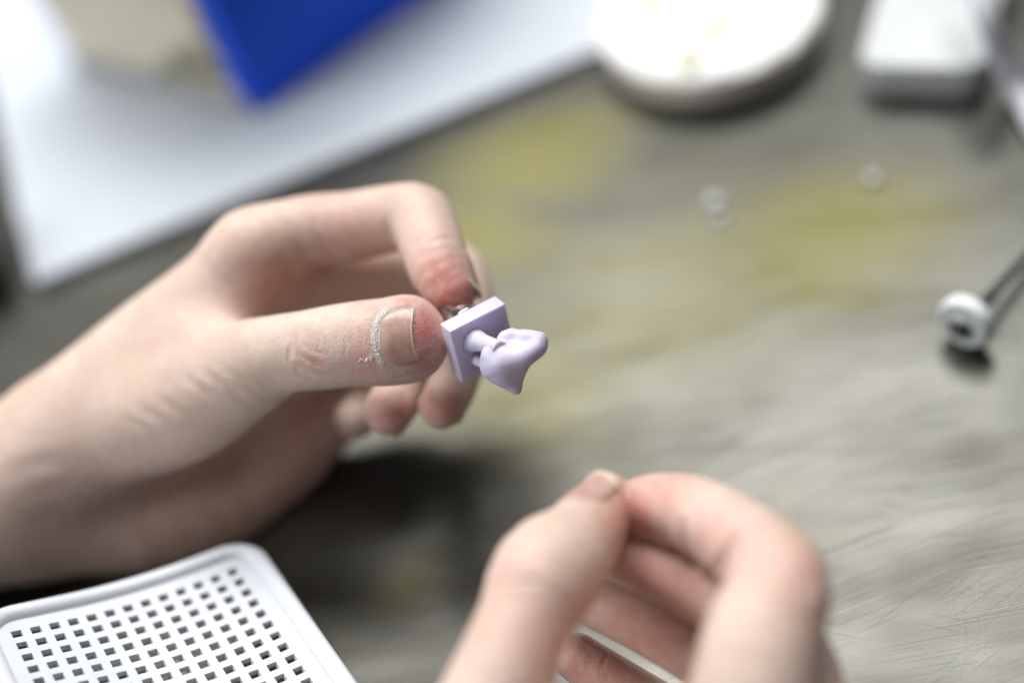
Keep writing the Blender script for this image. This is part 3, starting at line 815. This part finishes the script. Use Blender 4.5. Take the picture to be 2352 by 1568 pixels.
creases = [([(418, 862), (450, 885), (505, 928)], 9.2, 0.15, -20, 40), ([(462, 850), (505, 880), (550, 910)], 8.0, 0.12, -20, 40), ([(362, 915), (400, 938), (445, 968)], 9.2, 0.14, -20, 40),
           ([(318, 935), (360, 958), (405, 990)], 10.3, 0.12, -20, 44), ([(505, 838), (540, 862), (575, 880)], 8.0, 0.09, -20, 40), ([(280, 955), (330, 985), (370, 1015)], 10.3, 0.11, -20, 44),
           ([(30, 1085), (120, 1062), (220, 1100), (290, 1140)], 18.4, 0.17, -20, 60), ([(60, 1130), (150, 1120), (240, 1160)], 14.9, 0.11, -20, 60), ([(150, 1035), (200, 1060), (260, 1085)], 13.8, 0.09, -20, 60),
           ([(618, 520), (645, 580), (668, 640)], 10.3, 0.16, 0, 60), ([(650, 505), (690, 570), (730, 620)], 9.2, 0.16, 0, 60), ([(712, 490), (745, 560), (790, 615)], 10.3, 0.17, 0, 60),
           ([(893, 470), (890, 520), (905, 565)], 9.2, 0.16, 0, 50), ([(650, 930), (700, 1010), (762, 1090)], 10.3, 0.21, 10, 60), ([(600, 960), (640, 1040), (690, 1110)], 9.2, 0.11, 10, 60),
           # thumb knuckle
           ([(676, 838), (690, 858), (725, 868)], 4.5, 0.28, -10, 22), ([(690, 812), (712, 828), (742, 838)], 5, 0.29, -10, 22), ([(700, 790), (722, 806), (746, 812)], 4, 0.15, -10, 22),
           ([(668, 790), (664, 818), (670, 846)], 4.5, 0.20, -10, 22), ([(768, 768), (775, 795), (772, 822)], 3, 0.10, -10, 22), ([(786, 760), (794, 790), (790, 824)], 3, 0.10, -10, 22),
           ([(806, 764), (814, 790), (812, 816)], 3, 0.08, -10, 22), ([(750, 774), (756, 800), (752, 826)], 3, 0.10, -10, 22), ([(730, 762), (734, 780), (733, 800)], 3, 0.08, -10, 22),
           ([(826, 752), (832, 780), (830, 812)], 3, 0.07, -10, 22),
           ([(990, 560), (1015, 548), (1038, 552)], 5, 0.17, 0, 40)]
flush = [(1050, 680, 7.5, 0.95), (1010, 640, 7.5, 0.70), (985, 600, 7, 0.30), (1035, 610, 6, 0.30), (800, 560, 14, 0.28), (640, 650, 9, 0.50), (600, 620, 10, 0.25), (700, 640, 12, 0.35),
         (975, 745, 5.0, 0.80), (985, 800, 4.5, 0.55), (930, 690, 4.5, 0.45), (860, 700, 5, 0.28), (850, 770, 5, 0.35), (835, 830, 5, 0.42), (715, 830, 4.0, 0.38), (690, 790, 4, 0.22),
         (900, 960, 7, 0.50), (1005, 940, 7, 0.62), (720, 960, 11, 0.42), (850, 590, 12, 0.30), (600, 1080, 22, 0.22), (400, 1200, 30, 0.2), (1090, 640, 7, 0.12), (900, 870, 10, 0.15)]
dust = [([(884, 716), (872, 728), (864, 744), (861, 766), (861, 790), (865, 812), (876, 830)], 12, 1.0, 22), ([(945, 698), (920, 702), (893, 712), (876, 722)], 6, 0.6, 22),
        ([(866, 812), (852, 822), (838, 826), (828, 830)], 5.0, 0.8, 22), ([(876, 838), (905, 846), (935, 848), (952, 846)], 5.5, 0.75, 22),
        ([(900, 690), (870, 705), (850, 735), (846, 780), (846, 820)], 15, 0.42, 22), ([(760, 760), (800, 800), (830, 850)], 26, 0.24, 22),
        ([(953, 702), (951, 745), (953, 790), (964, 828)], 3.0, 0.6, 22), ([(990, 730), (998, 770), (990, 815)], 8, 0.45, 22),
        ([(880, 862), (920, 862), (960, 850)], 10, 0.42, 22), ([(1000, 618), (1010, 630), (1020, 640)], 12, 0.33, 40)]
crack = [(966, 728, 3.8, 0.9), (970, 745, 4.2, 1.0), (974, 772, 4.2, 1.0), (972, 800, 3.8, 0.9), (986, 765, 3.6, 0.8), (974, 824, 3.2, 0.7)]
Vh, Qh, fl, du, ck = build_hand(left, 1.25, creases, flush, dust, crack, [(nail_poly, 22, 0.12, 0.10)])
hand_l, Wl = finish_hand("hand", "left hand pinching the lilac print, dusty thumb nail towards the viewer", Vh, Qh, fl, du, ck)

# thumb nail, in focus
def side_curve(pts, n):
    P = spline(pts, 10); L = np.r_[0, np.cumsum(np.hypot(*np.diff(P, axis=0).T))]
    return np.stack([np.interp(np.linspace(0, L[-1], n), L, P[:, k]) for k in range(2)], 1)
na_, nb_ = 33, 33
up_c = side_curve([(879, 733), (885, 725), (900, 714.5), (922, 706), (950, 703)], na_)
lo_c = side_curve([(880, 827), (888, 834.5), (909, 840.5), (934, 842.5), (960, 831)], na_)
pr_c = side_curve([(879, 733), (870, 748), (865.5, 772), (868, 802), (880, 827)], nb_)
di_c = side_curve([(950, 703), (948.5, 720), (945.5, 748), (946.5, 775), (950, 796), (956, 814), (960, 831)], nb_)
G = np.zeros((na_, nb_, 2))
for i in range(na_):
    for j in range(nb_):
        s, t_ = i / (na_ - 1), j / (nb_ - 1)
        G[i, j] = (1-t_)*up_c[i] + t_*lo_c[i] + (1-s)*pr_c[j] + s*di_c[j] - ((1-s)*(1-t_)*up_c[0] + (1-s)*t_*lo_c[0] + s*(1-t_)*up_c[-1] + s*t_*lo_c[-1])
S, hit = left.raycast(G[..., 0].ravel(), G[..., 1].ravel()); Nn = left.grad(S); Nn /= np.linalg.norm(Nn, axis=1, keepdims=True)
ss, tt = np.meshgrid(np.linspace(0, 1, na_), np.linspace(0, 1, nb_), indexing='ij')
edge = np.minimum(np.minimum(ss / 0.10, 1), np.minimum(np.minimum(tt, 1 - tt) / 0.07, 1))
lift = -0.10 + 0.24 * smoothstep(0, 1, edge) + 0.20 * smoothstep(0.55, 1.0, ss) * smoothstep(0, 1, np.minimum(tt, 1 - tt) / 0.07)
lift = lift + 0.42 * (1 - (2 * tt - 1) ** 2) * smoothstep(0, 0.5, ss)
P3 = (S + Nn * lift.reshape(-1, 1)).reshape(na_, nb_, 3)
rim = smoothstep(0.945, 0.985, ss) * 0.85; rt = (1 - smoothstep(0.02, 0.30, ss + 0.10 * (2 * tt - 1) ** 2))
nl = nail_from(hand_l, P3, Nn.reshape(na_, nb_, 3), rim, rt, 0.55)
flv, flf = [], []
def flakes(path, n, spread, r0, r1, off):
    P = side_curve(path, 200)
    uvs = P[rng.integers(0, 200, n)] + rng.normal(0, spread, (n, 2)); pts, oks = left.raycast(uvs[:, 0], uvs[:, 1]); gs = left.grad(pts)
    for p, g, ok in zip(pts[:, None], gs, oks):
        if not ok: continue
        g /= np.linalg.norm(g); r = rng.uniform(r0, r1)
        _, b1, b2 = frame_from(g); th_ = rng.uniform(0, 6.3); b1, b2 = b1 * math.cos(th_) + b2 * math.sin(th_), b2 * math.cos(th_) - b1 * math.sin(th_)
        k = len(flv); m = 6; c = p[0] + g * off
        for j in range(m):
            q = 2 * math.pi * j / m; rr = r * rng.uniform(0.6, 1.3)
            flv.append(c + b1 * rr * 1.7 * math.cos(q) + b2 * rr * 0.7 * math.sin(q) + g * rng.uniform(-0.05, 0.12))
        flv.append(c + g * 0.16); flv.append(c - g * 0.22)
        for j in range(m): flf.append((k + j, k + (j + 1) % m, k + m)); flf.append((k + (j + 1) % m, k + j, k + m + 1))
flakes([(893, 712), (872, 728), (864, 746), (861, 770), (862, 795), (867, 816), (878, 832)], 190, 4.2, 0.05, 0.22, 0.02)
flakes([(866, 812), (850, 822), (836, 827), (829, 829)], 40, 3.2, 0.05, 0.22, 0.03)
flakes([(942, 699), (920, 703), (897, 711)], 30, 2.4, 0.04, 0.13, 0.02)
flakes([(953, 706), (951, 745), (954, 790), (965, 828)], 56, 2.0, 0.04, 0.12, 0.02)
flakes([(880, 846), (910, 850), (945, 850)], 40, 3.5, 0.04, 0.14, 0.02)
flakes([(985, 720), (996, 765), (990, 810), (975, 840)], 40, 7.0, 0.03, 0.10, 0.02)
fo = mesh_obj("dust_flakes", to_world(np.array(flv)), flf, M['flake'], hand_l); fo["kind"] = "stuff"
nl["label"] = "dusty thumb nail with ragged white cuticle"

def lens_dir(u, v, w): d = np.array([u, -v, w], float); return d / np.linalg.norm(d)
nail_on_tip(hand_l, left, cs(1072, 700, 15), cs(1044, 606, 22), lens_dir(0.90, -0.34, -0.20), 5.2, 10.5)
nail_on_tip(hand_l, left, cs(1010, 985, 22), cs(1052, 870, 31), lens_dir(0.80, 0.35, 0.50), 4.9, 10.5)
nail_on_tip(hand_l, left, cs(880, 992, 24), cs(915, 915, 33), lens_dir(0.55, 0.62, 0.56), 4.8, 9.5)

# ---- the right hand: thumb and bent index finger, nearer to the viewer
right = Solid([
    Chain([(1560, 2500, -40, 235), (1520, 2250, -42, 230), (1500, 2080, -42, 210)]),
    Chain([(1480, 2120, -44, 175), (1620, 1950, -58, 170), (1722, 1790, -62, 152)], (10, 10)),
    Chain([(1520, 2120, -38, 170), (1720, 1950, -44, 160), (1800, 1790, -44, 132)], (10, 10)),
    Chain([(1540, 2140, -30, 160), (1720, 1980, -30, 150), (1760, 1830, -28, 118)], (10, 10)),
    Chain([(1500, 2150, -26, 160), (1600, 2000, -18, 130), (1640, 1860, -14, 96)], (10, 10)),
    # thumb
    Chain([(1300, 2080, -46, 190), (1110, 1860, -51, 165), (1095, 1720, -51, 138), (1150, 1568, -48, 122), (1202, 1430, -43, 110), (1254, 1322, -37, 127), (1310, 1262, -32, 104), (1354, 1212, -27, 87), (1392, 1143, -21, 60)],
          (12, 0.3), (0.25, 0.42)),
    # index finger
    Chain([(1722, 1790, -62, 152), (1735, 1568, -59, 146), (1760, 1440, -55, 132), (1790, 1330, -48, 112), (1700, 1238, -38, 96), (1600, 1182, -28, 88), (1525, 1165, -23, 80), (1478, 1160, -21, 66)],
          (8, 0.3), (0.1, 0.3)),
    # middle, ring and little finger curled below
    Chain([(1800, 1790, -44, 132), (1830, 1600, -44, 115), (1790, 1470, -39, 96), (1690, 1395, -32, 86), (1590, 1338, -25, 80), (1500, 1296, -20, 74), (1400, 1262, -16, 66), (1320, 1250, -13, 56)], (6, 0.3), (0.1, 0.3)),
    Chain([(1760, 1830, -28, 118), (1770, 1690, -28, 92), (1700, 1568, -22, 78), (1590, 1494, -15, 72), (1480, 1432, -11, 68), (1370, 1382, -8, 62), (1280, 1345, -6, 54)], (6, 0.3), (0.1, 0.3)),
    Chain([(1640, 1860, -14, 96), (1650, 1760, -9, 76), (1560, 1662, -3, 66), (1450, 1590, -1, 62), (1378, 1545, 0, 60), (1325, 1508, 0.5, 56)], (6, 0.3), (0.1, 0.3)),
    # thumb web
    Chain([(1250, 1900, -50, 150), (1450, 1820, -52, 120), (1600, 1760, -54, 100)], (12, 12)),
])
creases_r = [([(1115, 1345), (1170, 1336), (1240, 1332)], 6, 0.5, -80, -20), ([(1125, 1318), (1180, 1306), (1230, 1306)], 6, 0.35, -80, -20), ([(1568, 1200), (1574, 1250), (1592, 1300)], 9, 0.6, -70, -27),
             ([(1702, 1215), (1672, 1270), (1625, 1330)], 10, 0.8, -70, -27), ([(1840, 1300), (1862, 1330), (1870, 1370)], 8, 0.5, -80, -20), ([(1815, 1290), (1838, 1330), (1845, 1380)], 8, 0.4, -80, -20),
             ([(1395, 1500), (1385, 1520), (1380, 1545)], 4, 0.3, -10, 12), ([(1365, 1490), (1352, 1510), (1345, 1535)], 3, 0.2, -10, 12)]
flush_shade_r = [(1425, 1200, 7, 0.55), (1500, 1140, 11, 0.45), (1460, 1180, 7, 0.75), (1400, 1320, 9, 0.42), (1340, 1420, 9, 0.40), (1270, 1500, 9, 0.35), (1620, 1230, 10, 0.30), (1880, 1320, 12, 0.36), (1890, 1400, 12, 0.30),
           (1700, 1250, 9, 0.25), (1540, 1370, 12, 0.5), (1480, 1320, 12, 0.5), (1340, 1520, 9, 0.55), (1400, 1540, 10, 0.5), (1480, 1460, 13, 0.5), (1560, 1480, 12, 0.45), (1150, 1330, 6, 0.2)]  # curled fingers painted redder, partly for the shade inside the grip
dust_r = [([(1290, 1175), (1330, 1160), (1375, 1170)], 9, 0.5, -8), ([(1355, 1500), (1375, 1530), (1400, 1545)], 14, 0.2, 12)]
Vh, Qh, fl, du, ck = build_hand(right, 1.35, creases_r, flush_shade_r, dust_r, [])
hand_r, Wr = finish_hand("hand", "right hand entering from below with thumb and index finger pressed together", Vh, Qh, fl, du, ck)
nail_on_tip(hand_r, right, cs(1405, 1078, -20), cs(1322, 1185, -29), lens_dir(-0.62, -0.52, -0.62), 5.6, 11.5, 0.30)
print("LOWEST mm: left %.1f right %.1f" % (Wl[:, 2].min(), Wr[:, 2].min()), "verts", len(Wl), len(Wr))
